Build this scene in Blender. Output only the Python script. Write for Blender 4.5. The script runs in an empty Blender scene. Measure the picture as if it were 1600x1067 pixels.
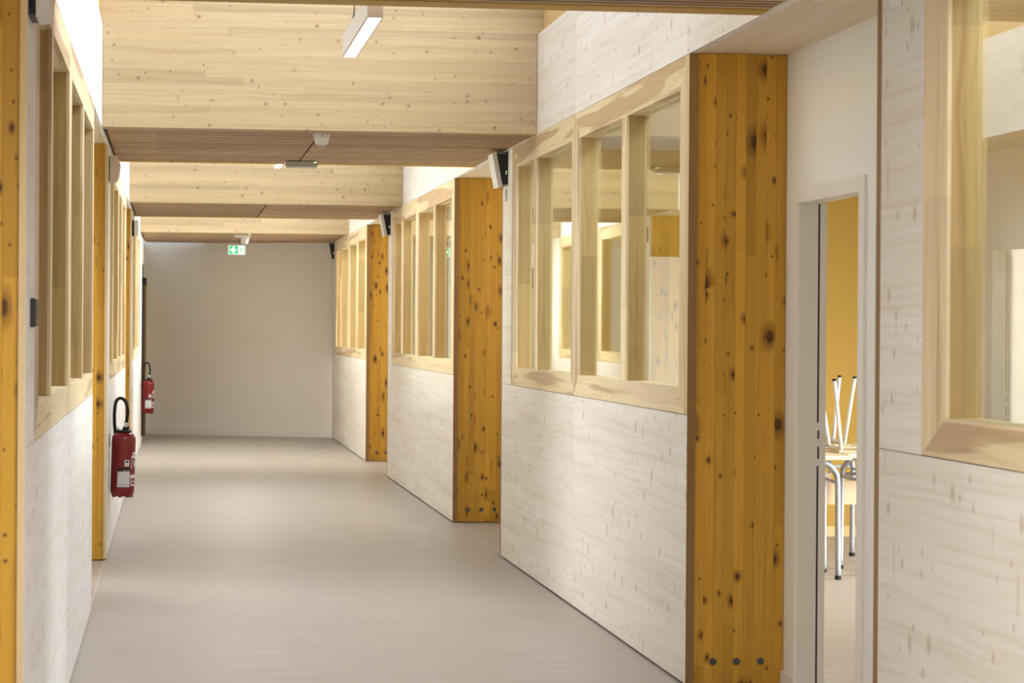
import bpy, bmesh, math, random
from mathutils import Vector, Matrix
random.seed(7)
S = bpy.context.scene
COL = S.collection
# ------------------------------------------------------------------ camera, world, light, exposure
def setup_camera():
    f, yaw, pit, rol = 3841.6, .13639, -.00496, .00676
    fw = Vector((math.sin(yaw)*math.cos(pit), math.cos(yaw)*math.cos(pit), math.sin(pit)))
    r = Vector((math.cos(yaw), -math.sin(yaw), 0)); u = r.cross(fw)
    c, s = math.cos(rol), math.sin(rol)
    r2 = c*r + s*u; u2 = -s*r + c*u
    cam = bpy.data.cameras.new('camera'); o = bpy.data.objects.new('camera', cam); COL.objects.link(o)
    m = Matrix((r2, u2, -fw)).transposed().to_4x4(); m.translation = (0, 0, 1.5)
    o.matrix_world = m
    cam.sensor_width = 36; cam.lens = f/1600*36; cam.clip_start = .1; cam.clip_end = 200
    cam.dof.use_dof = True; cam.dof.focus_distance = 14.5; cam.dof.aperture_fstop = 9
    S.camera = o
setup_camera()
W = bpy.data.worlds.new('world'); S.world = W; W.use_nodes = True
W.node_tree.nodes['Background'].inputs[0].default_value = (.72, .84, 1, 1)
W.node_tree.nodes['Background'].inputs[1].default_value = 1.0
V = S.view_settings
V.view_transform = 'Standard'; V.look = 'None'; V.gamma = 1; V.use_curve_mapping = False
V.exposure = 0.68
S.cycles.max_bounces = 12; S.cycles.diffuse_bounces = 7; S.cycles.glossy_bounces = 6; S.cycles.transparent_max_bounces = 16
S.cycles.caustics_reflective = False; S.cycles.caustics_refractive = False
S.cycles.sample_clamp_indirect = 6

def area(name, loc, target, sx, sy, power, color=(1, 1, 1), spread=180):
    l = bpy.data.lights.new(name, 'AREA'); l.shape = 'RECTANGLE'; l.size = sx; l.size_y = sy
    l.energy = power; l.color = color; l.spread = math.radians(spread)
    o = bpy.data.objects.new(name, l); COL.objects.link(o); o.location = loc
    d = Vector(target) - Vector(loc)
    z = -d.normalized(); y = Vector((0, 1, 0)); x = y.cross(z).normalized(); y = z.cross(x)
    o.matrix_world = Matrix((x, y, z)).transposed().to_4x4(); o.matrix_world.translation = loc
    return o
SKY = (.87, .94, 1.05)
BAYS = [(.15, 5.8), (8.88, 14.54), (17.62, 23.28), (26.36, 30.56)]
for yl, p in ((3.4, 44), (27.6, 26)):     # added fill lights; no luminaire hangs at either spot
    area('unseen_fill_light', (.75, yl, 2.68), (.75, yl, 0), .055, 1.36, p, (1, .93, .82))
for y0, y1 in BAYS:     # skylight over each bay: the light comes over the right-hand kerb and falls on the left wall
    yc = (y0+y1)/2
    far = y0 > 26
    area('skylight', (2.95, yc-(.6 if far else 0), 4.8), (.9, yc+(1.6 if far else 0), 2.6), 2.4, y1-y0-.1, (430 if far else 430 if y0 < 1 else 330)*(y1-y0)/5.66, SKY)
# classroom daylight from the outer window walls
area('classroom_daylight', (8.8, 12.6, 1.5), (4.6, 16.0, .1), 1.7, 5.5, 85, (.98, .985, 1), 62)
area('classroom_daylight', (9.2, 22, 1.6), (4, 22, .9), 2.0, 6.5, 500, (.98, .985, 1))
area('classroom_daylight', (8.8, 11.2, 2.2), (4.0, 12.6, 0), 1.0, 4, 85, (.98, .985, 1), 70)
area('classroom_daylight', (9.2, 31, 1.6), (4, 31, .9), 2.0, 6.5, 900, (.98, .985, 1))
area('classroom_daylight', (9.2, 4.5, 1.6), (4, 5, .9), 2.0, 6.5, 800, (.98, .985, 1))
area('classroom_daylight', (-7.2, 18.5, 1.6), (-2, 17, .9), 2.0, 6.5, 760, (.98, .985, 1))
area('classroom_daylight', (-7.2, 27, 1.6), (-2, 27, .9), 2.0, 6.5, 400, (.98, .985, 1))
area('classroom_daylight', (-7.2, 10, 1.6), (-2, 10, .9), 2.0, 6.5, 1500, (.98, .985, 1))

# ------------------------------------------------------------------ node material helpers
class NT:
    def __init__(s, name):
        s.m = bpy.data.materials.new(name); s.m.use_nodes = True; s.t = s.m.node_tree
        s.b = s.t.nodes['Principled BSDF']; s.out = s.t.nodes['Material Output']
    def n(s, typ, **k):
        o = s.t.nodes.new(typ)
        for a, v in k.items(): setattr(o, a, v)
        return o
    def put(s, sock, v):
        if hasattr(v, 'is_output'): s.t.links.new(v, sock)
        elif v is not None:
            if sock.type == 'RGBA' and len(v) == 3: v = (*v, 1)
            sock.default_value = v
    def math(s, op, a, b=None, c=None, clamp=False):
        o = s.n('ShaderNodeMath', operation=op, use_clamp=clamp)
        s.put(o.inputs[0], a); s.put(o.inputs[1], b)
        if c is not None: s.put(o.inputs[2], c)
        return o.outputs[0]
    def vec(s, x, y, z=0.0):
        o = s.n('ShaderNodeCombineXYZ')
        for i, v in enumerate((x, y, z)): s.put(o.inputs[i], v)
        return o.outputs[0]
    def noise(s, v, scale=1, detail=2, rough=.5, dist=0):
        o = s.n('ShaderNodeTexNoise'); s.put(o.inputs['Vector'], v)
        o.inputs['Scale'].default_value = scale; o.inputs['Detail'].default_value = detail
        o.inputs['Roughness'].default_value = rough; o.inputs['Distortion'].default_value = dist
        return o.outputs['Fac']
    def voro(s, v, scale):
        o = s.n('ShaderNodeTexVoronoi', voronoi_dimensions='2D'); s.put(o.inputs['Vector'], v)
        o.inputs['Scale'].default_value = scale
        return o.outputs['Distance'], o.outputs['Color']
    def step(s, v, lo, hi):
        o = s.n('ShaderNodeMapRange', interpolation_type='SMOOTHSTEP'); s.put(o.inputs[0], v)
        s.put(o.inputs[1], lo); s.put(o.inputs[2], hi)
        return o.outputs[0]
    def mix(s, f, a, b, mode='MIX'):
        o = s.n('ShaderNodeMix', data_type='RGBA', blend_type=mode)
        s.put(o.inputs[0], f); s.put(o.inputs[6], a); s.put(o.inputs[7], b)
        return o.outputs[2]
    def sep(s, v):
        o = s.n('ShaderNodeSeparateXYZ'); s.put(o.inputs[0], v); return o.outputs
    def rnd(s): return s.n('ShaderNodeObjectInfo').outputs['Random']
    def frac(s, v, k): return s.math('FRACT', s.math('MULTIPLY', v, k))
    def obj(s): return s.sep(s.n('ShaderNodeTexCoord').outputs['Object'])
    def bump(s, h, strength, dist):
        o = s.n('ShaderNodeBump'); s.put(o.inputs['Height'], h)
        o.inputs['Strength'].default_value = strength; o.inputs['Distance'].default_value = dist
        s.t.links.new(o.outputs[0], s.b.inputs['Normal'])
    def done(s, color, rough=.6, spec=.3):
        s.put(s.b.inputs['Base Color'], color); s.put(s.b.inputs['Roughness'], rough)
        s.b.inputs['Specular IOR Level'].default_value = spec
        return s.m

def plain(name, color, rough=.5, metal=0, spec=.4, vary=.04, emit=None, estr=0):
    k = NT(name); o = k.n('ShaderNodeTexCoord').outputs['Object']
    nz = k.noise(o, 9, 3)
    c = k.mix(k.math('MULTIPLY', nz, vary*2), color, tuple(x*.6 for x in color))
    k.b.inputs['Metallic'].default_value = metal
    if emit:
        k.put(k.b.inputs['Emission Color'], emit); k.b.inputs['Emission Strength'].default_value = estr
    return k.done(c, rough, spec)

def wood(name, axis, across, light, dark, grain=.35, gscale=55, tint=.12, knots=None, heart=None, seg=0, dashes=None, pamt=.2,
         clouds=None, rough=.55, spec=.25, planks=0, wamp=.10):
    """axis = the grain direction, across = the other face direction; the piece's own coordinates, shifted per object"""
    k = NT(name); o = k.obj(); r = k.rnd()
    ix = {'x': 0, 'y': 1, 'z': 2}
    a = k.math('ADD', o[ix[axis]], k.math('MULTIPLY', r, 37.0))
    b0 = k.math('ADD', o[ix[across]], k.math('MULTIPLY', k.frac(r, 91.7), 23.0))
    third = [i for i in (0, 1, 2) if i not in (ix[axis], ix[across])][0]
    warp = k.noise(k.vec(k.math('MULTIPLY', a, 1.3), k.math('MULTIPLY', b0, 5.0)), 1, 2)
    b = k.math('ADD', b0, k.math('MULTIPLY', k.math('SUBTRACT', warp, .5), wamp))
    g = k.noise(k.vec(k.math('MULTIPLY', a, 1.1), k.math('MULTIPLY', b, gscale), k.math('MULTIPLY', o[third], gscale)), 1, 3, .55)
    g2 = k.noise(k.vec(k.math('MULTIPLY', a, .5), k.math('MULTIPLY', b, gscale*.22), k.math('MULTIPLY', o[third], 10)), 1, 2)
    gg = k.math('ADD', k.math('MULTIPLY', k.step(g, .46, .68), .6), k.math('MULTIPLY', k.step(g2, .38, .7), .4))
    c = k.mix(k.math('MULTIPLY', gg, grain), light, dark)
    if planks:   # staves of the panel: faint tone steps across the grain
        st = k.n('ShaderNodeTexWhiteNoise', noise_dimensions='2D')
        row = k.math('FLOOR', k.math('DIVIDE', b0, planks))
        k.put(st.inputs['Vector'], k.vec(row, k.math('FLOOR', k.math('ADD', k.math('DIVIDE', a, 2.3), k.math('MULTIPLY', row, .37)))))
        c = k.mix(k.math('MULTIPLY', st.outputs['Value'], pamt), c, dark)
    if clouds:
        cl = k.noise(k.vec(k.math('MULTIPLY', a, clouds[1]), k.math('MULTIPLY', b, clouds[2])), 1, 3)
        c = k.mix(k.math('MULTIPLY', k.step(cl, .45, .8), clouds[0]), c, clouds[3])
    if heart:    # darker heartwood flame with wavy border
        hn = k.noise(k.vec(k.math('MULTIPLY', a, .55), k.math('MULTIPLY', b0, 11)), 1, 3, .35)
        sel = k.frac(r, 17.3)
        h = k.step(k.math('ADD', hn, k.math('MULTIPLY', sel, .22)), heart[1], heart[1]+.05)
        ring = k.noise(k.vec(k.math('MULTIPLY', a, 2.2), k.math('MULTIPLY', b, 30)), 1, 2, .5, .6)
        c = k.mix(k.math('MULTIPLY', h, k.math('ADD', .45, k.math('MULTIPLY', ring, heart[2]))), c, heart[0])
    if dashes:   # short dark marks lying across the grain
        for sc, dens, wa, wb, col, amt in dashes:
            d, cc = k.voro(k.vec(k.math('MULTIPLY', a, 1/wa), k.math('MULTIPLY', b, 1/wb)), sc)
            cs = k.sep(cc)
            m = k.math('MULTIPLY', k.math('LESS_THAN', cs[0], dens), k.step(d, k.math('ADD', .085, k.math('MULTIPLY', cs[1], .11)), .02))
            c = k.mix(k.math('MULTIPLY', m, amt), c, col)
    if knots:
        for sc, dens, rmin, rmax, el, col, halo in knots:
            wob = k.noise(k.vec(k.math('MULTIPLY', a, 30), k.math('MULTIPLY', b0, 30)), 1, 1)
            d, cc = k.voro(k.vec(k.math('MULTIPLY', a, el), b), sc)
            cs = k.sep(cc)
            d = k.math('DIVIDE', d, sc); d = k.math('ADD', d, k.math('MULTIPLY', k.math('SUBTRACT', wob, .5), rmin))
            rad = k.math('ADD', rmin, k.math('MULTIPLY', k.math('POWER', cs[1], 2), rmax-rmin))
            on = k.math('LESS_THAN', cs[0], dens)
            hal = k.math('MULTIPLY', on, k.step(d, k.math('MULTIPLY', rad, 2.6), k.math('MULTIPLY', rad, .8)))
            core = k.math('MULTIPLY', on, k.step(d, rad, k.math('MULTIPLY', rad, .55)))
            c = k.mix(k.math('MULTIPLY', hal, halo), c, tuple(x*1.6 for x in col))
            c = k.mix(k.math('MULTIPLY', core, .88), c, col)
    v = k.math('ADD', 1-tint, k.math('MULTIPLY', k.frac(r, 53.1), 2*tint))
    if seg:      # finger-jointed lengths, each of its own tone
        st = k.n('ShaderNodeTexWhiteNoise', noise_dimensions='1D')
        k.put(st.inputs['W'], k.math('FLOOR', k.math('DIVIDE', a, seg)))
        v = k.math('MULTIPLY', v, k.math('ADD', .88, k.math('MULTIPLY', st.outputs['Value'], .24)))
    c = k.mix(1, c, k.vec(v, v, v), 'MULTIPLY')
    k.bump(g, .06, .002)
    return k.done(c, rough, spec)

GREYKNOT = (.36, .29, .23)
def white_wood(name, axis, across, light=(.85, .82, .77), dark=(.60, .51, .40)):
    return wood(name, axis, across, light, dark, grain=.44, gscale=46, tint=.03, wamp=.045, planks=.145,
                clouds=(.22, .4, 14, (.70, .60, .50)), rough=.6, spec=.2,
                dashes=[(1, .42, .19, .23, (.47, .37, .28), .62), (1, .3, .11, .14, (.42, .33, .25), .55), (1, .12, .10, .60, (.50, .41, .32), .4)])
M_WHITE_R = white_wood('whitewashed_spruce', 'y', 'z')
M_WHITE_L = white_wood('whitewashed_spruce_skylit', 'y', 'z', (.88, .865, .84), (.70, .65, .58))  # left-wall copy of the same wood, skylight brightness put into its colour
M_SOFFIT = wood('spruce_soffit', 'y', 'x', (.84, .72, .55), (.64, .51, .35), grain=.5, gscale=40, tint=.03, planks=.14,
                dashes=[(1, .2, .06, .14, (.42, .33, .24), .5)])
FR_L, FR_D = (.79, .66, .42), (.60, .44, .24)
HEART = ((.46, .285, .15), .66, .5)
M_FRAME_Z = wood('larch_upright', 'z', 'y', FR_L, FR_D, grain=.75, gscale=60, tint=.12, heart=HEART, seg=.75, rough=.5)
M_FRAME_Y = wood('larch_rail', 'y', 'z', FR_L, FR_D, grain=.7, gscale=50, tint=.08, heart=HEART, rough=.5)
M_REVEAL_SHADE = wood('larch_reveal_shaded', 'z', 'x', (.47, .325, .145), (.32, .19, .07), grain=.7, gscale=70, tint=.14, seg=.62, rough=.5)  # same larch as the frames, shade of the reveals put into its colour
KNOT_P = [(7.5, .62, .007, .024, .62, (.075, .024, .005), .6), (15, .22, .003, .008, .8, (.09, .03, .007), .5)]
M_POST = wood('oiled_spruce_post', 'z', 'x', (.62, .345, .042), (.43, .21, .018), grain=.55, gscale=70, tint=.13, seg=1.35,
              knots=KNOT_P, rough=.38, spec=.35)
M_PLY = wood('ply_edge', 'z', 'x', (.30, .17, .065), (.20, .10, .035), grain=.5, gscale=120, tint=.05)
M_PLY_PALE = wood('pale_edge_strip', 'z', 'y', (.70, .52, .28), (.55, .38, .18), grain=.4, gscale=80, tint=.04)
KNOT_B = [(6.5, .6, .006, .015, 1.1, (.22, .135, .07), .35), (11, .22, .003, .008, 1.2, (.22, .13, .06), .35)]
M_BEAM = wood('glued_spruce_beam', 'x', 'z', (.465, .35, .20), (.35, .235, .10), grain=.5, gscale=60, tint=.03, seg=2.6, knots=KNOT_B, rough=.5)
M_BEAM_SHADE = wood('glued_spruce_beam_shaded', 'x', 'z', (.60, .37, .095), (.44, .24, .04), grain=.5, gscale=60, tint=.06, seg=2.6, knots=KNOT_B, rough=.5)  # same spruce as the pale beams, shade put in as a deeper orange
M_CURB = wood('spruce_kerb_board', 'y', 'z', (.66, .46, .22), (.50, .32, .13), grain=.4, gscale=60, tint=.05, knots=KNOT_B)
M_SLAT = wood('brown_slat', 'x', 'y', (.68, .475, .30), (.38, .24, .13), grain=.7, gscale=60, tint=.10, seg=1.1, planks=.068, pamt=.9)
M_BACKING_SHADE = plain('slat_backing_and_shade', (.17, .10, .055), .9)  # backing, and the painted shade on the slat sides
M_PLASTER = plain('white_plaster', (.88, .86, .82), .8, vary=.02, spec=.2)
M_ENDWALL = plain('end_wall_plaster', (.82, .77, .71), .85, vary=.03, spec=.2)
M_LACQ = plain('white_lacquer', (.86, .84, .79), .35, vary=.01)
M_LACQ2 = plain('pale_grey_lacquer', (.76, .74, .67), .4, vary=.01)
M_YELLOW = plain('ochre_wall_paint', (.58, .375, .085), .8, vary=.06, spec=.15)
M_CORE = plain('raw_timber_core', (.42, .27, .11), .8, vary=.1)
M_BLACK = plain('black_plastic', (.012, .012, .013), .45)
M_RUBBER = plain('black_rubber', (.01, .01, .01), .7)
M_WPLASTIC = plain('white_plastic', (.72, .70, .68), .4, vary=.01)
M_BPLASTIC = plain('beige_plastic', (.58, .46, .33), .5, vary=.02)
M_CEIL = plain('white_ceiling_tile', (.75, .74, .71), .9)
M_STEEL = plain('bright_steel', (.55, .54, .52), .35, metal=.9)
M_BOLT = plain('zinc_bolt', (.13, .135, .13), .5, metal=.6, vary=.2)
M_ALU = plain('silver_housing', (.50, .49, .43), .4, metal=.3)
M_LUM = plain('luminaire_aluminium', (.70, .68, .66), .4)
M_LUMEND = plain('luminaire_end_cap', (.84, .84, .97), .4)  # lavender of the skylight put into this white
M_GLOW = plain('luminaire_diffuser', (.9, .9, .88), .5, emit=(1, .95, .86), estr=1.6)
M_TRIMBROWN = plain('luminaire_lip', (.28, .2, .14), .5)
M_RED = plain('extinguisher_red', (.20, .003, .006), .25, spec=.6, vary=.02)
M_PAPER = plain('label_white', (.70, .69, .72), .6)
M_INK = plain('label_ink', (.035, .02, .02), .6)
M_GREEN = plain('sign_green', (.03, .36, .13), .5, emit=(.05, .55, .2), estr=.45)
M_SIGNW = plain('sign_white', (.85, .9, .86), .5, emit=(.9, 1, .92), estr=.75)
M_LED = plain('green_led', (.5, .9, .2), .4, emit=(.6, 1, .3), estr=1.2)
M_GREYDOOR = plain('grey_door_leaf', (.42, .40, .36), .5)
M_DARKFRAME = plain('dark_door_frame', (.06, .045, .035), .5)
M_DARKSW = plain('charcoal_switch', (.035, .03, .025), .4)
M_TABLETOP = wood('birch_tabletop', 'x', 'y', (.78, .68, .45), (.68, .55, .32), grain=.3, gscale=60, tint=.03)
M_TUBE = plain('grey_lacquered_tube', (.36, .37, .38), .35, metal=.2)
M_WTUBE = plain('white_lacquered_tube', (.80, .80, .78), .35)
M_SEAT = wood('beech_ply_seat', 'y', 'x', (.70, .55, .34), (.58, .42, .23), grain=.3, gscale=60, tint=.03)

def floor_mat():
    k = NT('grey_beige_sheet_floor'); o = k.obj()
    n1 = k.noise(k.vec(k.math('MULTIPLY', o[0], 1.6), k.math('MULTIPLY', o[1], 22)), 1, 4, .6)
    n2 = k.noise(k.vec(k.math('MULTIPLY', o[0], 14), k.math('MULTIPLY', o[1], 130)), 1, 2)
    f = k.math('ADD', k.math('MULTIPLY', k.step(n1, .3, .7), .6), k.math('MULTIPLY', k.step(n2, .3, .7), .4))
    c = k.mix(f, (.33, .285, .235), (.49, .44, .38))
    return k.done(c, k.math('ADD', .38, k.math('MULTIPLY', f, .1)), .35)
M_FLOOR = floor_mat()
M_SEAM = plain('floor_weld', (.60, .55, .50), .5)

def glass_mat():
    k = NT('window_glass')
    lw = k.n('ShaderNodeLayerWeight'); lw.inputs['Blend'].default_value = .5
    F = k.math('ADD', .045, k.math('MULTIPLY', k.math('POWER', lw.outputs['Facing'], 5), .955))
    tr = k.n('ShaderNodeBsdfTransparent'); tr.inputs[0].default_value = (.95, .965, .92, 1)
    gl = k.n('ShaderNodeBsdfGlossy'); gl.inputs['Roughness'].default_value = 0; gl.inputs[0].default_value = (.97, 1, .95, 1)
    mx = k.n('ShaderNodeMixShader'); k.t.links.new(F, mx.inputs[0])
    k.t.links.new(tr.outputs[0], mx.inputs[1]); k.t.links.new(gl.outputs[0], mx.inputs[2])
    k.t.links.new(mx.outputs[0], k.out.inputs[0])
    return k.m
M_GLASS = glass_mat()

# ------------------------------------------------------------------ mesh helpers
def link(name, me, mat, parent=None, loc=(0, 0, 0), kind=None, label=None):
    o = bpy.data.objects.new(name, me); COL.objects.link(o)
    if parent is not None: o.parent = parent
    o.location = loc
    if mat is not None and len(me.materials) == 0: me.materials.append(mat)
    if kind: o['kind'] = kind
    if label: o['label'] = label
    return o
_boxes = {}
def box(name, x0, x1, y0, y1, z0, z1, mat, parent=None, kind=None, label=None, bev=0.0):
    """a block in world coordinates, its origin at its centre; alike blocks share mesh data"""
    dx, dy, dz = x1-x0, y1-y0, z1-z0
    key = (round(dx, 4), round(dy, 4), round(dz, 4), mat.name, bev)
    me = _boxes.get(key)
    if me is None:
        bm = bmesh.new(); bmesh.ops.create_cube(bm, size=1)
        for v in bm.verts: v.co = Vector((v.co.x*dx, v.co.y*dy, v.co.z*dz))
        if bev: bmesh.ops.bevel(bm, geom=bm.edges[:], offset=bev, segments=2, affect='EDGES', profile=.5)
        me = bpy.data.meshes.new(name); bm.to_mesh(me); bm.free(); _boxes[key] = me
    c = Vector(((x0+x1)/2, (y0+y1)/2, (z0+z1)/2))
    if parent is not None: c = c - wloc(parent)
    return link(name, me, mat, parent, c, kind, label)
def wloc(o):
    v = Vector(o.location)
    while o.parent: o = o.parent; v += Vector(o.location)
    return v
def empty(name, loc, kind=None):
    o = bpy.data.objects.new(name, None); COL.objects.link(o); o.location = loc; o.empty_display_size = .1
    if kind: o['kind'] = kind
    return o
def tag(o, label, cat, group=None):
    o['label'] = label; o['category'] = cat
    if group: o['group'] = group
    return o
def mesh(name, verts, faces, mat, parent=None, loc=(0, 0, 0), smooth=False, **k):
    me = bpy.data.meshes.new(name); me.from_pydata([tuple(v) for v in verts], [], faces); me.update()
    bm = bmesh.new(); bm.from_mesh(me); bmesh.ops.recalc_face_normals(bm, faces=bm.faces[:]); bm.to_mesh(me); bm.free()
    if smooth:
        for p in me.polygons: p.use_smooth = True
    return link(name, me, mat, parent, loc, **k)
def prism(name, poly, axis, a0, a1, mat, parent=None, **k):
    """polygon (2-D, world coordinates) pulled along one axis; origin at the middle"""
    def P(p, a):
        return {'x': (a, p[0], p[1]), 'y': (p[0], a, p[1]), 'z': (p[0], p[1], a)}[axis]
    vs = [Vector(P(p, a0)) for p in poly] + [Vector(P(p, a1)) for p in poly]
    c = sum(vs, Vector())/len(vs); n = len(poly)
    fs = [list(range(n))[::-1], list(range(n, 2*n))] + [[i, (i+1) % n, n+(i+1) % n, n+i] for i in range(n)]
    loc = c - (wloc(parent) if parent is not None else Vector())
    return mesh(name, [v-c for v in vs], fs, mat, parent, loc, **k)
def tube_data(pts, r, n=10, sub=6):
    pts = [Vector(p) for p in pts]
    if sub > 1 and len(pts) > 2:                       # Catmull-Rom through the points
        q = [pts[0]*2-pts[1]] + pts + [pts[-1]*2-pts[-2]]; out = []
        for i in range(1, len(q)-2):
            for j in range(sub):
                t = j/sub; a, b, c, d = q[i-1:i+3]
                out.append(.5*((2*b) + (c-a)*t + (2*a-5*b+4*c-d)*t*t + (3*b-a-3*c+d)*t**3))
        pts = out + [pts[-1]]
    vs, fs = [], []; up = Vector((.13, .97, .21))
    for i, p in enumerate(pts):
        d = (pts[min(i+1, len(pts)-1)]-pts[max(i-1, 0)]).normalized()
        u = d.cross(up).normalized(); w = d.cross(u)
        for j in range(n):
            a = 2*math.pi*j/n; vs.append(p + u*math.cos(a)*r + w*math.sin(a)*r)
    m = len(pts)
    for i in range(m-1):
        for j in range(n):
            fs.append([i*n+j, i*n+(j+1) % n, (i+1)*n+(j+1) % n, (i+1)*n+j])
    fs += [list(range(n)), list(range((m-1)*n, m*n))]
    return vs, fs
def tube(name, pts, r, mat, parent=None, n=10, sub=6, **k):
    vs, fs = tube_data(pts, r, n, sub)
    return mesh(name, vs, fs, mat, parent, smooth=True, **k)
def lathe(name, prof, mat, parent=None, loc=(0, 0, 0), n=28, smooth=True, **k):
    vs, fs = [], []
    for r, z in prof:
        for j in range(n): vs.append((r*math.cos(2*math.pi*j/n), r*math.sin(2*math.pi*j/n), z))
    for i in range(len(prof)-1):
        for j in range(n): fs.append([i*n+j, i*n+(j+1) % n, (i+1)*n+(j+1) % n, (i+1)*n+j])
    fs += [list(range(n)), list(range((len(prof)-1)*n, len(prof)*n))]
    return mesh(name, vs, fs, mat, parent, loc, smooth=smooth, **k)
def patch(name, r, a0, a1, z0, z1, mat, parent, thick=.0006, n=8):
    """a label bent round a cylinder; angle 0 looks along -Y, positive to +X"""
    vs, fs = [], []
    for rr in (r, r+thick):
        for i in range(n+1):
            a = math.radians(a0+(a1-a0)*i/n)
            for z in (z0, z1): vs.append((rr*math.sin(a), -rr*math.cos(a), z))
    m = 2*(n+1)
    for i in range(n):
        a = 2*i
        fs += [[a, a+1, a+3, a+2], [m+a, m+a+2, m+a+3, m+a+1], [a, a+2, m+a+2, m+a], [a+1, m+a+1, m+a+3, a+3]]
    fs += [[0, m, m+1, 1], [m-2, m-1, 2*m-1, 2*m-2]]
    return mesh(name, vs, fs, mat, parent)

# ------------------------------------------------------------------ dimensions (metres; camera over the origin, corridor along +Y)
R, L = 2.138, -.427
CL = .037                      # cladding thickness
RW, LW = 2.569, -.862          # white walls of the door recesses
ZT, ZS, ZU, ZO0, ZO1 = 2.666, 1.145, 3.262, 1.258, 2.526
YB, YE = -4.0, 35.6
RY = [1.40, 10.15, 18.90, 27.65]; LEN = 5.95
LY = [7.22, 15.96, 24.70]
G = .0025                      # joint

floor = box('floor', -8, 9.6, YB-.2, YE+.2, -.1, 0, M_FLOOR, kind='structure')
for x in (L-.012, R+.035):
    box('floor_seam', x-.003, x+.003, YB, 33.4, 0, .0008, M_SEAM, floor)

# ------------------------------------------------------------------ the two long walls
wall_r = box('wall_right', RW, RW+.1, YB, RY[0]+LEN+1.49, 0, 2.78, M_PLASTER, kind='structure')   # up to the near door's frame
wall_l = box('wall_left', LW-.1, LW, YB, LY[0]+LEN+1.08, 0, 2.78, M_PLASTER, kind='structure')
D1 = (9.03, 9.96); D2 = (14.36, 15.30)
def recess_right():
    box('plaster', RW, RW+.1, RY[0]+LEN+1.49, D1[0]-.05, 0, 2.78, M_PLASTER, wall_r)
    box('plaster', RW, RW+.1, D1[0]-.05, D1[1]+.03, 2.09, 2.78, M_PLASTER, wall_r)
    box('plaster', RW, RW+.1, D1[1]+.03, 33.9, 0, 2.78, M_PLASTER, wall_r) if False else None
    box('plaster', RW, RW+.1, D1[1]+.03, RY[1]+.5, 0, 2.78, M_PLASTER, wall_r)
    for i in (1, 2): box('plaster', RW, RW+.1, RY[i]+LEN-.3, RY[i+1]+.3, 0, 2.78, M_PLASTER, wall_r)
recess_right()
box('plaster', LW-.1, LW, D2[0]-.05, D2[1]+.05, 2.09, 2.78, M_PLASTER, wall_l)
box('plaster', LW-.1, LW, D2[1]+.05, LY[1]+.4, 0, 2.78, M_PLASTER, wall_l)
box('plaster', LW-.1, LW, LY[1]+LEN-.3, LY[2]+.4, 0, 2.78, M_PLASTER, wall_l)
# lower baseboards in the recesses
bb = box('baseboard_right', RW-.012, RW, 10.005, 10.21, 0, .058, M_LACQ, kind='structure')
box('baseboard_right', RW-.012, RW, RY[0]+LEN, D1[0]-.09, 0, .058, M_LACQ, kind='structure')
box('baseboard_left', LW, LW+.012, LY[0]+LEN, D2[0]-.08, 0, .058, M_LACQ, kind='structure')

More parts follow.
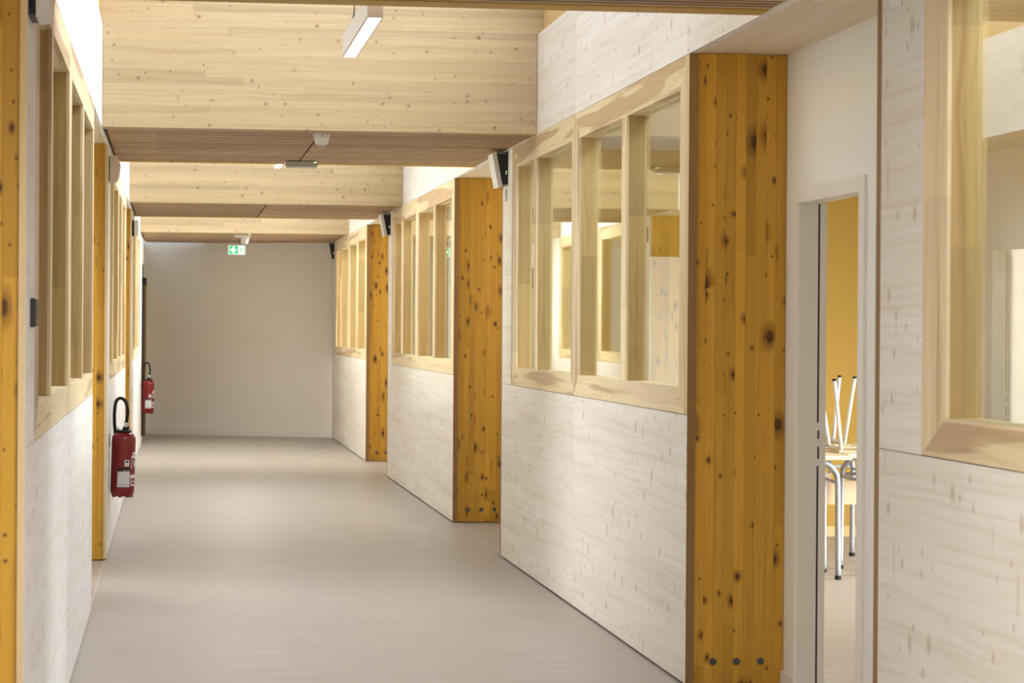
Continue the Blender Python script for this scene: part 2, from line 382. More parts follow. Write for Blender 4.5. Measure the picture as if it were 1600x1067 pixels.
BP = [.06, .18, 1.44, 1.567, 2.82, 2.966, 3.073, 4.40, 4.507, 5.25, 5.47, 5.90]   # along the section, from its post end
win_no = [0]
def section(side, y0, detail=True):
    """one timber wall section: lower panels, window band of two units, end strips; side +1 right, -1 left (turned round)"""
    CL = .037 if side > 0 else .020
    par = wall_r if side > 0 else wall_l
    mw = M_WHITE_R if side > 0 else M_WHITE_L
    X = R if side > 0 else L
    def xs(a, b): return (X+a, X+b) if side > 0 else (X-b, X-a)
    def ys(a, b): return (y0+a, y0+b) if side > 0 else (y0+LEN-b, y0+LEN-a)
    def bx(name, a, b, d0, d1, z0, z1, mat, p=par, **k):
        xa, xb = xs(d0, d1); ya, yb = ys(a, b)
        return box(name, xa, xb, ya, yb, z0, z1, mat, p, **k)
    # core behind the cladding
    E1 = LEN-.01 if side > 0 else LEN-.18
    bx('timber_core', .2 if side > 0 else .01, E1, CL+.002, .13, .012, ZS-.003, M_CORE)
    bx('timber_core', .0, LEN-.01, CL+.002, .13, ZT+.03, ZU, M_CORE)
    bx('timber_core', BP[10]+.004, E1, CL+.002, RW-R, ZS, ZT, M_CORE)
    mid = (BP[5])
    bx('lower_panel', .0, mid-G/2, 0, CL, .012, ZS-G, mw); bx('lower_panel', mid+G/2, BP[11], 0, CL, .012, ZS-G, mw)
    bx('upper_strip_panel', BP[10]+G, BP[11], 0, CL, ZS, ZT-G, mw)
    bx('end_trim', BP[11], LEN, 0, CL, .012, ZT-G, M_PLY if side > 0 else mw)
    bx('edge_strip', .0, BP[0]-G, 0, .014 if side > 0 else .01, ZS, ZT-G, M_PLY_PALE); bx('edge_backing', .0, BP[0]-G, .014 if side > 0 else .01, CL, ZS, ZT-G, M_PLY)
    if side > 0: bx('panel_edge', -.0035, -.0005, .001, CL, .012, ZT-G, M_PLY)
    else: bx('panel_edge', LEN+.0005, LEN+.0035, .001, CL, .012, ZT-G, M_PLY_PALE)
    if side < 0: bx('timber_core', .0, .05, CL+.002, RW-R-.002, .012, ZT, M_FRAME_Z)
    # windows
    for unit, (a, b, m0, m1, c, d) in enumerate(((BP[0], BP[1], BP[2], BP[3], BP[4], BP[5]), (BP[5], BP[6], BP[7], BP[8], BP[9], BP[10]))):
        win_no[0] += 1
        xa, _ = xs(0, 0); w = empty('window_%d' % win_no[0], (xa, sum(ys(a, d))/2, ZS), 'structure')
        a += G/2; d -= G/2; D = .115
        def pr(name, poly, mat):
            xa, xb = xs(0, (CL-.001) if 'rail' in name or (not unit and side > 0 and poly[0][0] == a) else .0118); pp = []
            for s_, z in poly: pp.append((ys(s_, s_)[0], z))
            return prism(name, pp, 'x', xa, xb, mat, w)
        zb, zt = ZS+G/2, ZT-G
        pr('bottom_rail', [(a, zb), (d, zb), (c, ZO0), (b, ZO0)], M_FRAME_Y)
        pr('top_rail', [(a, zt), (b, ZO1), (c, ZO1), (d, zt)], M_FRAME_Y)
        pr('stile', [(a, zb), (b, ZO0), (b, ZO1), (a, zt)], M_FRAME_Z)
        pr('stile', [(d, zb), (d, zt), (c, ZO1), (c, ZO0)], M_FRAME_Z)
        bx('rail_lining', b, c, CL, D, ZO0-.05, ZO0, M_FRAME_Y, w); bx('rail_lining', b, c, CL, D, ZO1, ZO1+.05, M_FRAME_Y, w)
        bx('stile_lining', c-.0006, d, .012, D, ZO0, ZO1, M_REVEAL_SHADE, w)
        if unit or side < 0: bx('stile_lining', a, b+.0006, .012, D, ZO0, ZO1, M_REVEAL_SHADE, w)
        bx('mullion', m0, m1, 0, .012, ZO0, ZO1, M_FRAME_Z, w); bx('mullion_core', m0+.0005, m1-.0005, .012, D, ZO0, ZO1, M_REVEAL_SHADE, w)  # mullion sides split off to carry the painted reveal shade
        for p0, p1 in ((b, m0), (m1, c)):
            bx('pane', p0, p1, .050, .058, ZO0, ZO1, M_GLASS, w)
for y in RY: section(1, y)
for y in LY: section(-1, y)
# upper cladding, one board after another, and the kerb of the skylights above it
def upper(side, par):
    CL = .037 if side > 0 else .020
    mw = M_WHITE_R if side > 0 else M_WHITE_L
    X = R if side > 0 else L
    xa, xb = (X, X+CL) if side > 0 else (X-CL, X)
    y = (RY[1]+2.966 if side > 0 else LY[0]+2.984) - 2.9167*6
    while y < 33.5:
        ya, yb = max(y, YB), min(y+2.9167, 33.6 if side > 0 else 34.4)
        if yb > YB: box('upper_panel', xa, xb, ya+G/2, yb-G/2, ZT, ZU, mw, par)
        y += 2.9167
    xa, xb = (X+CL, X+.2) if side > 0 else (X-.2, X-CL)
    for y0, y1 in BAYS: box('kerb_board', xa, xb, y0-.1, y1, ZU+.002, 4.05, M_CURB, par)
upper(1, wall_r); upper(-1, wall_l)
# plain stretches beside and behind the camera
for a, b in ((YB, RY[0]-2.8),):
    box('lower_panel', R, R+CL, a, b, .012, ZT-G, M_WHITE_R, wall_r)
box('lower_panel', L-CL, L, YB, LY[0]-2.85, .012, ZT-G, M_WHITE_L, wall_l)
# soffit boards over the recesses
def soffit(side, y0, y1):
    xa, xb = (R+.002, RW) if side > 0 else (LW, L-.002)
    par = wall_r if side > 0 else wall_l
    n = 3; w = (xb-xa)/n
    for i in range(n): box('soffit_board', xa+i*w+.001, xa+(i+1)*w-.001, y0, y1, ZT+.006, ZT+.03, M_SOFFIT, par)
for i in range(3): soffit(1, RY[i]+LEN, RY[i+1]+.3)
soffit(1, RY[0]-2.8, RY[0]+.3)
soffit(-1, LY[0]-2.85, LY[0]+.3)
for i in range(2): soffit(-1, LY[i]+LEN, LY[i+1]+.3)

# ------------------------------------------------------------------ end wall, far-left wall with a glazed door, back wall
p0, p1 = Vector((-.62, 34.87, 0)), Vector((2.45, 33.57, 0))
def along_end(name, z0, z1, off, th, mat, kind, a=0.0, b=1.0):
    d = (p1-p0); n = Vector((d.y, -d.x, 0)).normalized()
    q0, q1 = p0+d*a+n*off, p0+d*b+n*off
    poly = [(q0.x, q0.y), (q1.x, q1.y), ((q1-n*th).x, (q1-n*th).y), ((q0-n*th).x, (q0-n*th).y)]
    return prism(name, poly, 'z', z0, z1, mat, kind=kind)
along_end('wall_back', 0, 3.2, 0, .2, M_ENDWALL, 'structure')
along_end('baseboard_back', .0, .075, .014, .014, M_LACQ2, 'structure', .07, .92)
fl = box('wall_end_left', L-.3, L, LY[2]+LEN+.003, 32.45, 0, ZT-G, M_PLASTER, kind='structure')
box('wall_end_left', L-.3, L, 32.45, 34.9, 2.341, ZT-G, M_PLASTER, kind='structure')
box('baseboard_end_left', L, L+.012, LY[2]+LEN+.02, 32.455, 0, .07, M_LACQ, kind='structure')
box('wall_front', L-.5, RW+.1, YB-.15, YB, 0, 4.1, M_PLASTER, kind='structure')

box('wall_end_left', L-.3, L, 34.40, 35.4, 0, 2.341, M_PLASTER, kind='structure')
d3 = empty('door_3', (L-.03, 33.4, 0), 'structure')
box('frame_post', L-.09, L-.005, 32.46, 32.54, 0, 2.34, M_DARKFRAME, d3)
box('frame_post', L-.09, L+.035, 34.32, 34.40, 0, 2.07, M_PLY, d3)
box('frame_head', L-.09, L-.002, 32.54, 34.32, 2.07, 2.34, M_DARKFRAME, d3)
box('leaf', L-.075, L-.03, 32.56, 33.42, .01, 2.06, M_GREYDOOR, d3)
box('leaf', L-.075, L-.03, 33.44, 34.30, .01, 2.06, M_GREYDOOR, d3)
box('frame_post', L-.05, L+.012, 33.9, 33.96, .01, 2.06, M_DARKFRAME, d3)
box('door_closer', L-.03, L+.055, 32.85, 33.12, 2.05, 2.15, M_BLACK, d3, bev=.008)
hp = lathe('pull_plate', [(.0, -.012), (.085, -.012), (.095, -.004), (.095, .004), (.085, .012), (0, .012)], M_STEEL, d3, (.012, -.45, 1.17))
hp.rotation_euler = (0, math.pi/2, 0)

# ------------------------------------------------------------------ beams and slatted ceilings
def beam(y0, y1, zb, ztop, lam, label, mat=None):
    mat = mat or M_BEAM
    x0, x1 = L-CL+.004, R+CL-.004
    t = empty('glulam_beam', ((x0+x1)/2, (y0+y1)/2, zb)); tag(t, label, 'beam')
    z = zb; i = 0
    while z < ztop-.001:
        zz = min(z+lam, ztop)
        e = .00015*((i*7) % 3)
        below = z < ZU-.02
        box('lamella', L+.002 if below else L-.2, R-.002 if below else R+.2, y0+e, y1-e, z+.0001, zz-.0001, mat, t)
        z = zz; i += 1
    return t
beam(14.54, 14.70, ZT, 4.04, .0428, 'wide pale glulam beam face spanning the corridor nearest, above the dome detector')
beam(23.28, 23.44, ZT, 4.04, .0428, 'second pale glulam beam face along the corridor, seen below the first slatted ceiling')
beam(30.56, 30.70, ZT, 4.04, .0428, 'farthest pale glulam beam face, just before the grey end wall')
beam(8.74, 8.885, ZT, 3.4, .0428, 'orange glulam beam along the top edge of the picture, seen from below', M_BEAM_SHADE)
beam(17.49, 17.62, ZT, 3.4, .0428, 'narrow glulam beam behind the nearest full slatted ceiling, over the emergency light', M_BEAM_SHADE)
beam(26.22, 26.36, ZT, 3.4, .0428, 'narrow glulam beam at the rear edge of the second slatted ceiling', M_BEAM_SHADE)

def slat_ceiling(y0, y1, pitch=.068, w=.046, back=True):
    c = box('ceiling', L+.004, R-.004, y0, y1, ZT+.024, ZT+.045, M_BACKING_SHADE, kind='structure')
    mid = .861
    for xa, xb in ((L+.022, mid-.006), (mid+.006, R-.003)):
        vs, fs = [], []; y = y0+.012; cc = wloc(c)
        while y+w < y1:
            n = len(vs)
            for X in (xa, xb):
                for Y, Z in ((y, ZT+.004), (y+w, ZT+.004), (y+w, ZT+.0235), (y, ZT+.0235)): vs.append(Vector((X, Y, Z))-cc)
            fs += [[n, n+1, n+2, n+3], [n+4, n+7, n+6, n+5]] + [[n+i, n+4+i, n+4+(i+1) % 4, n+(i+1) % 4] for i in range(4)]
            y += pitch
        so = mesh('slats', vs, fs, M_SLAT, c, kind='stuff')
        so.data.materials.append(M_BACKING_SHADE)
        for p in so.data.polygons: p.material_index = 0 if p.normal.z < -.5 else 1  # all but the undersides painted dark, as shade in the grooves
    return c
for y0, y1 in ((5.95, 8.74), (14.70, 17.49), (23.44, 26.22), (30.70, 34.4)):
    slat_ceiling(y0, y1)
# roof slabs that close the spaces over the low ceilings
for y0, y1 in ((YB-.2, .15), (5.8, 8.88), (14.545, 17.62), (23.285, 26.36), (30.565, 35.8)):
    box('ceiling', L-.3, R+.3, y0, y1, 4.05, 4.15, M_CEIL, kind='structure')

# ------------------------------------------------------------------ glued timber posts
def post(xa, xb, y, label, front_edge, bolts=True):
    t = empty('glulam_post', ((xa+xb)/2, y+.074, 0)); tag(t, label, 'post')
    n = 9; w = (xb-xa)/n
    for i in range(n):
        e = .0007*((i*5) % 3)
        box('lamella', xa+i*w+.0003, xa+(i+1)*w-.0003, y+e, y+.148, .006, ZT+.004, M_POST, t)
    if bolts:
        for bxo in (.225, .487, .75):
            b = lathe('bolt', [(0, .0), (.0155, .0), (.0155, .003), (.0145, .0045), (.006, .0045), (.006, .0075), (.004, .0085), (0, .0085)], M_BOLT, t,
                      (xa+(xb-xa)*bxo-(xa+xb)/2, -.074-.0002, .10), n=16, smooth=False)
            b.rotation_euler = (math.pi/2, 0, 0)
    return t
PX = (R+CL+.001, RW-.002)
for i, lb in ((1, 'knotty orange glulam post nearest on the right, beside the open white door'),
              (2, 'knotty orange glulam post in the middle of the three on the right'),
              (3, 'knotty orange glulam post farthest down the right wall')):
    post(PX[0], PX[1], RY[i]+.03, lb, 1)
QX = (LW+.002, L-.0215)
for i, lb in ((0, 'orange glulam post at the left edge of the picture, nearest on the left wall'),
              (1, 'orange glulam post on the left just before the nearer fire extinguisher'),
              (2, 'orange glulam post on the left between the two fire extinguishers')):
    post(QX[0], QX[1], LY[i]+.012, lb, -1, bolts=False)

# ------------------------------------------------------------------ classrooms behind the walls
def room(xa, xb, y0, y1, end_mat, nm):
    sx = 1 if xb > 0 else -1
    box('wall_%s_end' % nm, xa, xb, y1, y1+.12, 0, 2.8, end_mat, kind='structure')
    xo = xb if sx > 0 else xa
    box('wall_%s_outer' % nm, xo-.05, xo+.05, y0, y1, 0, 2.8, M_PLASTER, kind='structure')
    box('ceiling', xa, xb, y0, y1, 2.8, 2.9, M_CEIL, kind='structure')
room(RW+.095, 9.5, YB, 8.62, M_PLASTER, 'near_classroom')
room(RW+.095, 9.5, 8.74, 17.5, M_YELLOW, 'ochre_classroom')
room(RW+.095, 9.5, 17.62, 26.2, M_PLASTER, 'third_classroom')
room(RW+.095, 9.5, 26.32, 35.2, M_PLASTER, 'far_classroom')
room(-7.5, LW-.095, YB, 14.1, M_PLASTER, 'left_near_room')
room(-7.5, LW-.095, 14.22, 23.0, M_PLASTER, 'left_middle_room')
room(-7.5, LW-.095, 23.12, 35.2, M_PLASTER, 'left_far_room')
box('baseboard_ochre_classroom', 3.0, 9.4, 17.486, 17.5, 0, .075, plain('yellow_baseboard', (.75, .62, .30), .5), kind='structure')

# ------------------------------------------------------------------ doors in the recesses
def door_frame(name, X, sx, ya, yb, zt):
    """white lined door frame: casing, jambs stepped for the leaf, gasket and strike plate; sx = direction into the room"""
    d = empty(name, (X, (ya+yb)/2, 0), 'structure')
    def b(nm, u0, u1, y0, y1, z0, z1, m, **k):
        xa, xb = sorted((X+sx*u0, X+sx*u1)); return box(nm, xa, xb, y0, y1, z0, z1, m, d, **k)
    b('casing', -.012, .001, ya-.075, ya, 0, zt+.06, M_LACQ); b('casing', -.012, .001, yb, yb+.045, 0, zt+.06, M_LACQ)
    b('casing_head', -.012, .001, ya, yb, zt, zt+.06, M_LACQ)
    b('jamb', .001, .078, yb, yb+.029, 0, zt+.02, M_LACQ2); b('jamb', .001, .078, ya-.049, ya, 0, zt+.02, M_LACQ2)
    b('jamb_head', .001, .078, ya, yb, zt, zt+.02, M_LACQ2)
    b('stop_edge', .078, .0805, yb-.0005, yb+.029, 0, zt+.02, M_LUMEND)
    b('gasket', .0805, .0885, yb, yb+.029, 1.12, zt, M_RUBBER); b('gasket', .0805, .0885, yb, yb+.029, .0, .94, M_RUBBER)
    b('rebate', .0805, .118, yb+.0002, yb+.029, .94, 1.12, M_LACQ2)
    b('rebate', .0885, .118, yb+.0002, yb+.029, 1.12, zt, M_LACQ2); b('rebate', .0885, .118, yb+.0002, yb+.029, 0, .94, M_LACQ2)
    b('strike_hole', .083, .091, yb-.0006, yb+.0001, 1.052, 1.088, M_DARKFRAME); b('strike_hole', .083, .091, yb-.0006, yb+.0001, .97, 1.02, M_DARKFRAME)
    return d
d1 = door_frame('door_1', RW, 1, D1[0], D1[1], 2.03)
lf = box('leaf', RW+.13, RW+1.03, D1[0]-.10, D1[0]-.06, .008, 2.035, M_LACQ, d1)        # swung right round into the room
tube('handle', [Vector((1.0-.03, -.52, 1.05)), Vector((1.0-.03, -.48, 1.05)), Vector((.88, -.475, 1.05))], .009, M_STEEL, d1, n=8)
d2 = door_frame('door_2', LW, -1, D2[0], D2[1], 2.03)
box('leaf', LW-1.03, LW-.13, D2[0]-.09, D2[0]-.05, .008, 2.035, M_LACQ, d2)

# ------------------------------------------------------------------ wall units under the ceiling
def wedge_unit(X, y, label):
    t = empty('wall_unit', (X, y, 2.443)); tag(t, label, 'wall unit', 'wedge-shaped wall units on the right wall')
    prism('body', [(X-.0005, 2.443), (X-.037, 2.443), (X-.075, 2.652), (X-.0005, 2.652)], 'y', y, y+.235, M_BLACK, t)
    prism('front_cover', [(X-.0375, 2.443), (X-.036, 2.428), (X-.062, 2.424), (X-.102, 2.640), (X-.0765, 2.652)], 'y', y-.002, y+.237, M_WPLASTIC, t, label='pale slanted front cover')
    box('top_lip', X-.07, X-.012, y-.0015, y, 2.640, 2.645, M_ALU, t)
    for z in (2.525, 2.511):
        l = lathe('indicator_light', [(0, 0), (.0035, 0), (.0035, .001), (0, .0015)], M_LED, t, (-.011, -.0002, z-2.443), n=10, smooth=False)
        l.rotation_euler = (math.pi/2, 0, 0)
for i, lb in ((1, 'largest black wedge-shaped wall unit with two green lights, above the small white sensor'),
              (2, 'middle black wedge-shaped wall unit, between the second and third orange posts of the right wall'),
              (3, 'smallest black wedge-shaped wall unit, beside the grey end wall')):
    wedge_unit(R, RY[i]+LEN-.27, lb)
def slab_unit(y, label):
    t = empty('wall_unit', (L, y, 2.40)); tag(t, label, 'wall unit')
    box('back_plate', L+.0005, L+.022, y+.01, y+.21, 2.405, 2.56, M_BLACK, t)
    prism('cover', [(L+.0225, 2.40), (L+.055, 2.404), (L+.062, 2.43), (L+.060, 2.562), (L+.0225, 2.562)], 'y', y, y+.225, M_WPLASTIC, t)
slab_unit(LY[0]+.045, 'pale flat wall unit with a black back, top left corner of the picture')
slab_unit(LY[2]+.06, 'small pale flat wall unit with a black back, left wall beyond the beige rounded one')
t = empty('wall_siren', (L, 16.02, 2.43)); tag(t, 'beige rounded wall unit on the left wall under the first slatted ceiling', 'wall unit')
box('back_plate', L+.0005, L+.006, 16.03, 16.19, 2.445, 2.595, M_BLACK, t)
prof = [(L+.0065, 2.432)] + [(L+.03+.04*math.sin(a)*(1 if a < 1.57 else 1), 2.515-.087*math.cos(a)) for a in [i*math.pi/14 for i in range(15)]] + [(L+.0065, 2.602)]
prof = [(x+(.006 if z > 2.515 else 0), z) for x, z in prof]
prof[0] = (L+.0065, 2.432)
prof[-1] = (L+.0065, 2.602)
prism('cover', prof, 'y', 16.02, 16.2, M_BPLASTIC, t)
# small switches and sensors
t = empty('wall_sensor', (R, 15.90, 2.372)); tag(t, 'small white sensor box on the right wall below the largest black wall unit', 'sensor')
box('housing', R-.014, R-.0005, 15.86, 15.94, 2.332, 2.412, M_WPLASTIC, t, bev=.004)
box('face_plate', R-.016, R-.0142, 15.868, 15.932, 2.34, 2.404, M_LACQ, t)
t = empty('wall_sensor', (R, 7.13, 2.51)); tag(t, 'white sensor box cut off by the top edge, on the nearest right wall panel', 'sensor')
box('housing', R-.014, R-.0005, 7.09, 7.17, 2.470, 2.55, M_WPLASTIC, t, bev=.004)
box('face_plate', R-.016, R-.0142, 7.098, 7.162, 2.478, 2.542, M_LACQ, t)
t = empty('light_switch', (L, 7.515, 1.54)); tag(t, 'dark square switch with a white rim on the nearest left wall panel', 'switch')
box('rim', L+.0005, L+.016, 7.46, 7.57, 1.493, 1.587, M_WPLASTIC, t, bev=.006)
box('rocker', L+.0162, L+.019, 7.466, 7.564, 1.499, 1.581, M_DARKSW, t, bev=.001)
box('rocker', L+.0005, L+.0158, 7.4565, 7.4595, 1.497, 1.583, M_DARKSW, t)

# ------------------------------------------------------------------ fire extinguishers
def extinguisher(x, y, z, label, tilt):
    t = empty('fire_extinguisher', (x, y, z)); tag(t, label, 'fire extinguisher')
    r = .0795
    lathe('cylinder', [(.045, .012), (.060, .006), (.070, .012), (.0775, .028), (r, .045), (r, .382), (.0775, .398), (.070, .414), (.058, .426), (.045, .432)], M_RED, t, n=40)
    for k in range(7):
        a = 2*math.pi*k/7
        lathe('foot', [(.010, -.001), (.014, .004), (.014, .014), (.008, .018)], M_RED, t, (.058*math.cos(a), .058*math.sin(a), .0), n=10)
    lathe('collar', [(.044, .428), (.050, .430), (.050, .444), (.046, .446)], M_BLACK, t, n=28)
    lathe('valve', [(.020, .446), (.020, .462), (.013, .466), (.013, .474), (.008, .476)], M_BLACK, t, (.008, -.006, 0), n=14)
    lathe('hose_fitting', [(.010, .466), (.012, .470), (.0125, .492), (.011, .500)], M_WPLASTIC, t, (.010, -.012, 0), n=14, label='pale hose fitting')
    lathe('pressure_cap', [(.006, .446), (.007, .458), (.005, .464)], M_ALU, t, (-.040, -.012, 0), n=10)
    box('safety_pin', x+.022, x+.034, y-.016, y-.008, z+.446, z+.472, M_RED, t)
    tube('lever', [(.012, .002, .462), (.040, .004, .458), (.050, .006, .452)], .004, M_STEEL, t, n=8)
    tube('hose', [(.010, -.012, .49), (.017, -.012, .53), (.018, -.010, .585), (.000, -.006, .640), (-.033, -.002, .657), (-.060, .004, .632), (-.068, .010, .56), (-.066, .022, .49), (-.060, .052, .43), (-.055, .062, .36)], .0112, M_RUBBER, t, n=12)
    patch('instruction_label', r, -25, 36, .070, .172, M_PAPER, t); patch('label_band', r, -24, 38, .173, .199, M_INK, t)
    for k in range(3): patch('label_print', r+.0005, 2+k*12, 11+k*12, .1755, .1795, M_PAPER, t, n=3)
    for k in range(4): patch('label_print', r+.0005, -18, 28-9*(k % 2), .082+k*.0055, .0835+k*.0055, M_INK, t, n=4) if k < 2 else None
    patch('inspection_tag', r, 8, 32, .208, .250, M_PAPER, t); patch('tag_print', r+.0005, 14, 26, .232, .244, M_INK, t, n=3)
    for z0, z1, a0, a1 in ((.283, .303, 52, 84), (.262, .280, 44, 90), (.19, .262, 43, 47), (.128, .152, 40, 92), (.076, .088, 44, 90), (.088, .124, 42, 48), (.100, .112, 56, 80), (.205, .245, 60, 84)):
        patch('pictogram', r, a0, a1, z0, z1, M_PAPER, t, n=5)
    t.rotation_euler = (0, tilt, 0)
    w = empty('extinguisher_bracket', (L, y, z+.38)); tag(w, 'black bracket holding the ' + ('nearer' if y < 20 else 'farther') + ' fire extinguisher on the left wall', 'bracket')
    box('back_plate', L+.0005, L+.004, y-.018, y+.018, z+.33, z+.42, M_BLACK, w)
    return t
extinguisher(-.341, 16.6, .365, 'larger, nearer red fire extinguisher with a black hose on the left wall', math.radians(1.5))
extinguisher(-.341, 32.2, .378, 'smaller, farther red fire extinguisher beside the grey end wall', math.radians(1.0))

# ------------------------------------------------------------------ ceiling fittings
def detector(x, y, r, h, label):
    t = empty('smoke_detector', (x, y, ZT)); tag(t, label, 'smoke detector')
    lathe('base', [(0, .004), (r, .004), (r, -.006), (r*.99, -.012), (0, -.012)], M_WPLASTIC, t)
    lathe('housing', [(r*.96, -.012), (r*.93, -.28*h), (r*.86, -.55*h), (r*.70, -.78*h), (r*.62, -.82*h)], M_WPLASTIC, t)
    lathe('grille', [(r*.62, -.80*h), (r*.60, -.86*h), (r*.40, -.96*h), (0, -h)], M_ALU, t)
    box('indicator', x-.002, x+.002, y-r*1.0, y-r*.9, ZT-.02, ZT-.006, M_DARKSW, t)
detector(.868, 14.80, .051, .079, 'white dome smoke detector under the nearest full slatted ceiling')
detector(.90, 32.3, .058, .09, 'small white dome detector above the green exit sign')
def emergency(x, y, w, label):
    t = empty('emergency_light', (x, y, ZT)); tag(t, label, 'emergency light')
    box('housing', x-w/2, x+w/2, y-.05, y+.05, ZT-.030, ZT, M_ALU, t, bev=.003)
    box('diffuser', x-w/2+.006, x+w/2-.006, y-.044, y+.044, ZT-.044, ZT-.0302, M_WPLASTIC, t, bev=.003)
    box('indicator', x+w/2-.03, x+w/2-.01, y-.0515, y-.0502, ZT-.010, ZT-.004, M_LED, t)
emergency(.873, 17.30, .232, 'silver emergency light box at the rear edge of the nearest full slatted ceiling')
emergency(.832, 30.80, .205, 'pale emergency light box on the ceiling before the grey end wall')
def luminaire(x, y0, y1, z, w, label):
    t = empty('pendant_luminaire', (x, (y0+y1)/2, z)); tag(t, label, 'lamp')
    h = .088; ym = (y0+y1)/2
    box('housing', x-w/2, x+w/2, y0+.002, y1-.002, z+.006, z+h, M_LUM, t)
    box('end_cap', x-w/2, x+w/2, y0, y0+.0018, z, z+h, M_LUMEND, t); box('end_cap', x-w/2, x+w/2, y1-.0018, y1, z, z+h, M_LUM, t)
    for xa in (x-w/2, x+w/2-.003):
        for ya, yb in ((y0+.002, ym-.006), (ym+.006, y1-.002)): box('lip', xa, xa+.003, ya, yb, z, z+.0058, M_TRIMBROWN, t)
    for ya, yb in ((y0+.006, ym-.001), (ym+.001, y1-.006)): box('diffuser', x-w/2+.0035, x+w/2-.0035, ya, yb, z+.001, z+.0055, M_GLOW, t)
    for yc in (y0+.79, y0+.2):
        tube('suspension_cable', [(-.02, yc-ym, h), (-.02, yc-ym, 1.33)], .0022, M_BLACK, t, n=6, sub=1)
        lathe('cable_grip', [(.0, h), (.006, h), (.006, h+.012), (.003, h+.026), (0, h+.026)], M_BLACK, t, (-.02, yc-ym, 0), n=8)
luminaire(.716, 8.94, 10.275, 2.63, .057, 'pendant linear luminaire with a glowing underside, hanging before the nearest beam')
luminaire(.747, 16.96+.7, 18.36, 2.685, .056, 'tip of the farther pendant luminaire, seen beside the silver emergency light')

# ------------------------------------------------------------------ exit sign
def exit_sign(x, y, z, w, h):
    t = empty('exit_sign', (x, y, z)); tag(t, 'green and white exit sign with an arrow and a running figure, before the end wall', 'sign')
    box('housing', x-w/2, x+w/2, y, y+.03, z, z+h, M_SIGNW, t)
    fx, fz = x-w/2, z
    def pl(name, pts, mat, th=.0012, d=0.0):
        return prism(name, [(fx+u*w, fz+v*h) for u, v in pts], 'y', y-.0003-d-th, y-.0003-d, mat, t)
    pl('green_field', [(.03, .03), (.58, .03), (.58, .97), (.03, .97)], M_GREEN)
    pl('arrow', [(.09, .5), (.30, .86), (.41, .86), (.28, .61), (.46, .61), (.46, .39), (.28, .39), (.41, .14), (.30, .14)], M_SIGNW, d=.0015)
    pl('doorway', [(.90, .04), (.97, .04), (.97, .96), (.90, .96)], M_GREEN)
    man = [(.72, .80), (.77, .86), (.80, .80), (.76, .72)]
    pl('figure_head', [(.73, .80), (.755, .88), (.785, .88), (.80, .80), (.775, .74), (.745, .74)], M_GREEN)
    pl('figure_body', [(.715, .70), (.775, .71), (.81, .60), (.86, .58), (.86, .53), (.79, .53), (.775, .56), (.765, .44), (.82, .36), (.82, .24), (.87, .22), (.87, .16), (.78, .17), (.78, .32), (.735, .38),
                       (.70, .24), (.63, .20), (.63, .26), (.675, .31), (.705, .46), (.71, .58), (.68, .52), (.64, .54), (.65, .59)], M_GREEN)
    for xx in (x-w*.3, x+w*.3):
        box('hanger', xx-.004, xx+.004, y+.012, y+.02, z+h, ZT+.006, M_ALU, t)
exit_sign(.815, 33.0, 2.474, .222, .117)

# ------------------------------------------------------------------ ochre classroom: desks with upturned chairs
def bent_leg(name, top, foot, inward, parent):
    """tube leg that bends over under the tabletop"""
    tx, ty = top; fx, fy = foot; ix, iy = inward
    pts = [(fx, fy, .012), (fx+(tx-fx)*.5, fy+(ty-fy)*.5, .36), (tx, ty, .60), (tx+ix*.02, ty+iy*.02, .655), (tx+ix*.065, ty+iy*.065, .698), (tx+ix*.14, ty+iy*.14, .706), (tx+ix*.26, ty+iy*.26, .706)]
    l = tube(name, pts, .0175, M_TUBE, parent, n=12, sub=5)
    c = lathe('foot_cap', [(.019, 0), (.021, .002), (.020, .022), (.018, .024)], M_RUBBER, l, (fx, fy, 0), n=12)
    return l
def desk(x, y, rot, label):
    t = empty('school_desk', (x, y, 0)); tag(t, label, 'desk', 'classroom desks behind the open door')
    bm = bmesh.new(); bmesh.ops.create_cube(bm, size=1)
    for v in bm.verts: v.co = Vector((v.co.x*.76, v.co.y*.50, v.co.z*.026))
    bmesh.ops.bevel(bm, geom=bm.edges[:], offset=.004, segments=2, affect='EDGES')
    me = bpy.data.meshes.new('desk_top'); bm.to_mesh(me); bm.free()
    link('desk_top', me, M_TABLETOP, t, (0, 0, .737))
    for sx in (-1, 1):
        for sy in (-1, 1):
            bent_leg('leg', (sx*.295, sy*.21), (sx*.30, sy*.225), (-sx, 0), t)
        tube('side_rail', [(sx*.297, -.21, .585), (sx*.297, .21, .585)], .010, M_TUBE, t, n=8, sub=1)
    tube('rear_rail', [(-.295, .21, .60), (.295, .21, .60)], .010, M_TUBE, t, n=8, sub=1)
    t.rotation_euler = (0, 0, rot)
    return t
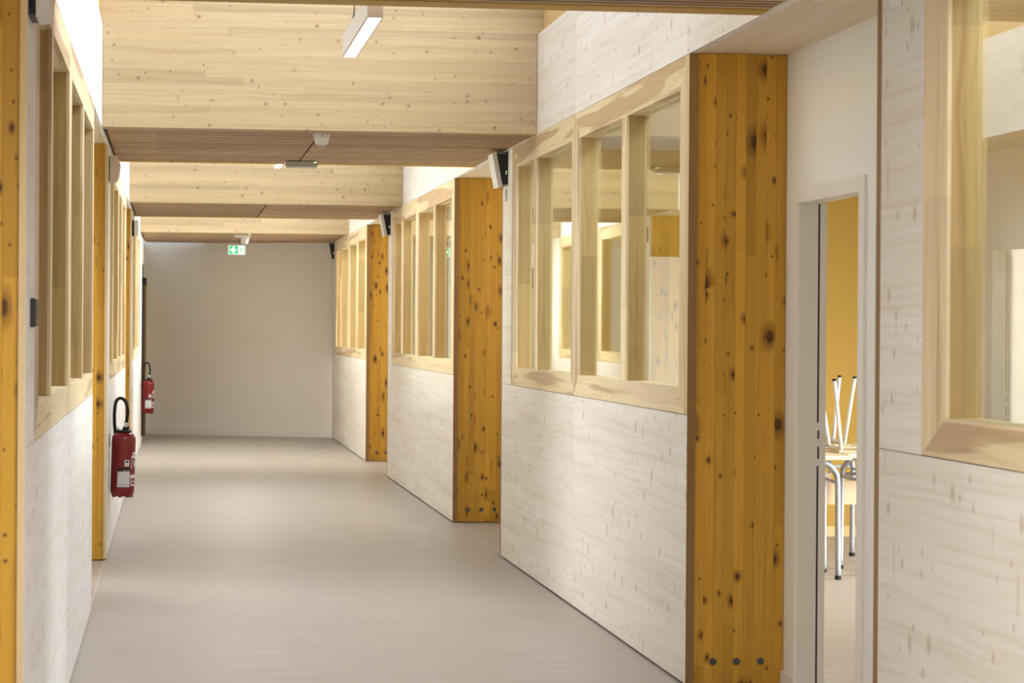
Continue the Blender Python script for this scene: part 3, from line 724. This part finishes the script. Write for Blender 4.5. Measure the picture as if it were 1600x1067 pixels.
def upturned_chair(x, y, z, rot, label):
    """chair lying seat-down on a desk: legs up, backrest hanging over the edge"""
    t = empty('school_chair', (x, y, z)); tag(t, label, 'chair', 'chairs turned over on the desks')
    s = box('seat', x-.18, x+.18, y-.19, y+.17, z+.001, z+.013, M_SEAT, t, bev=.004)
    for sx in (-1, 1):
        for sy in (-1, 1):
            a = Vector((sx*.15, sy*.14, .03)); b = Vector((sx*.205, sy*.185+.01, .445))
            l = tube('leg', [a, a.lerp(b, .5), b], .0125, M_WTUBE, t, n=12, sub=1)
            cp = lathe('leg_cap', [(.0125, -.001), (.0135, .0), (.0135, .010), (.009, .013)], M_RUBBER, l, b, n=12)
        tube('under_rail', [(sx*.15, -.15, .026), (sx*.15, .15, .026)], .0115, M_WTUBE, t, n=10, sub=1)
        tube('back_tube', [(sx*.15, .15, .026), (sx*.16, .22, .018), (sx*.165, .245, -.05), (sx*.165, .27, -.22), (sx*.165, .285, -.33)], .0105, M_TUBE, t, n=10)
    vs = []; n = 8
    prism('backrest', [(x-.17, z-.20), (x+.17, z-.20), (x+.17, z-.31), (x+.14, z-.35), (x-.14, z-.35), (x-.17, z-.31)], 'y', y+.255, y+.266, M_SEAT, t)
    t.rotation_euler = (0, 0, rot)
    return t
desk(3.70, 14.70, math.radians(-4), 'pale birch desk nearest behind the doorway, its front grey leg in the middle')
desk(4.48, 14.90, math.radians(-1), 'birch desk to the right of the nearest one, cut off by the door frame')
desk(4.20, 15.74, math.radians(1), 'birch desk behind the two nearest ones in the ochre room')
upturned_chair(4.245, 14.95, .75, 0, 'upturned white-legged chair on the right-hand desk, its two legs leaning left')
upturned_chair(4.195, 15.77, .75, 0, 'upturned white-legged chair farther back, its one visible leg upright')

t = empty('cupboard', (3.85, 17.27, 0)); tag(t, 'tall white cupboard in the ochre room, seen through the nearest large window', 'cupboard')
box('carcass', 3.30, 4.40, 17.07, 17.475, .06, 2.02, M_LACQ, t)
box('plinth', 3.32, 4.38, 17.09, 17.47, 0, .06, M_LACQ2, t)
for xa, xb, xk in ((3.302, 3.848, 3.80), (3.852, 4.398, 3.89)):
    dr = box('door', xa, xb, 17.05, 17.069, .065, 2.015, M_LACQ, t)
    box('handle', xk-.006, xk+.006, 17.03, 17.05, .98, 1.12, M_STEEL, dr)
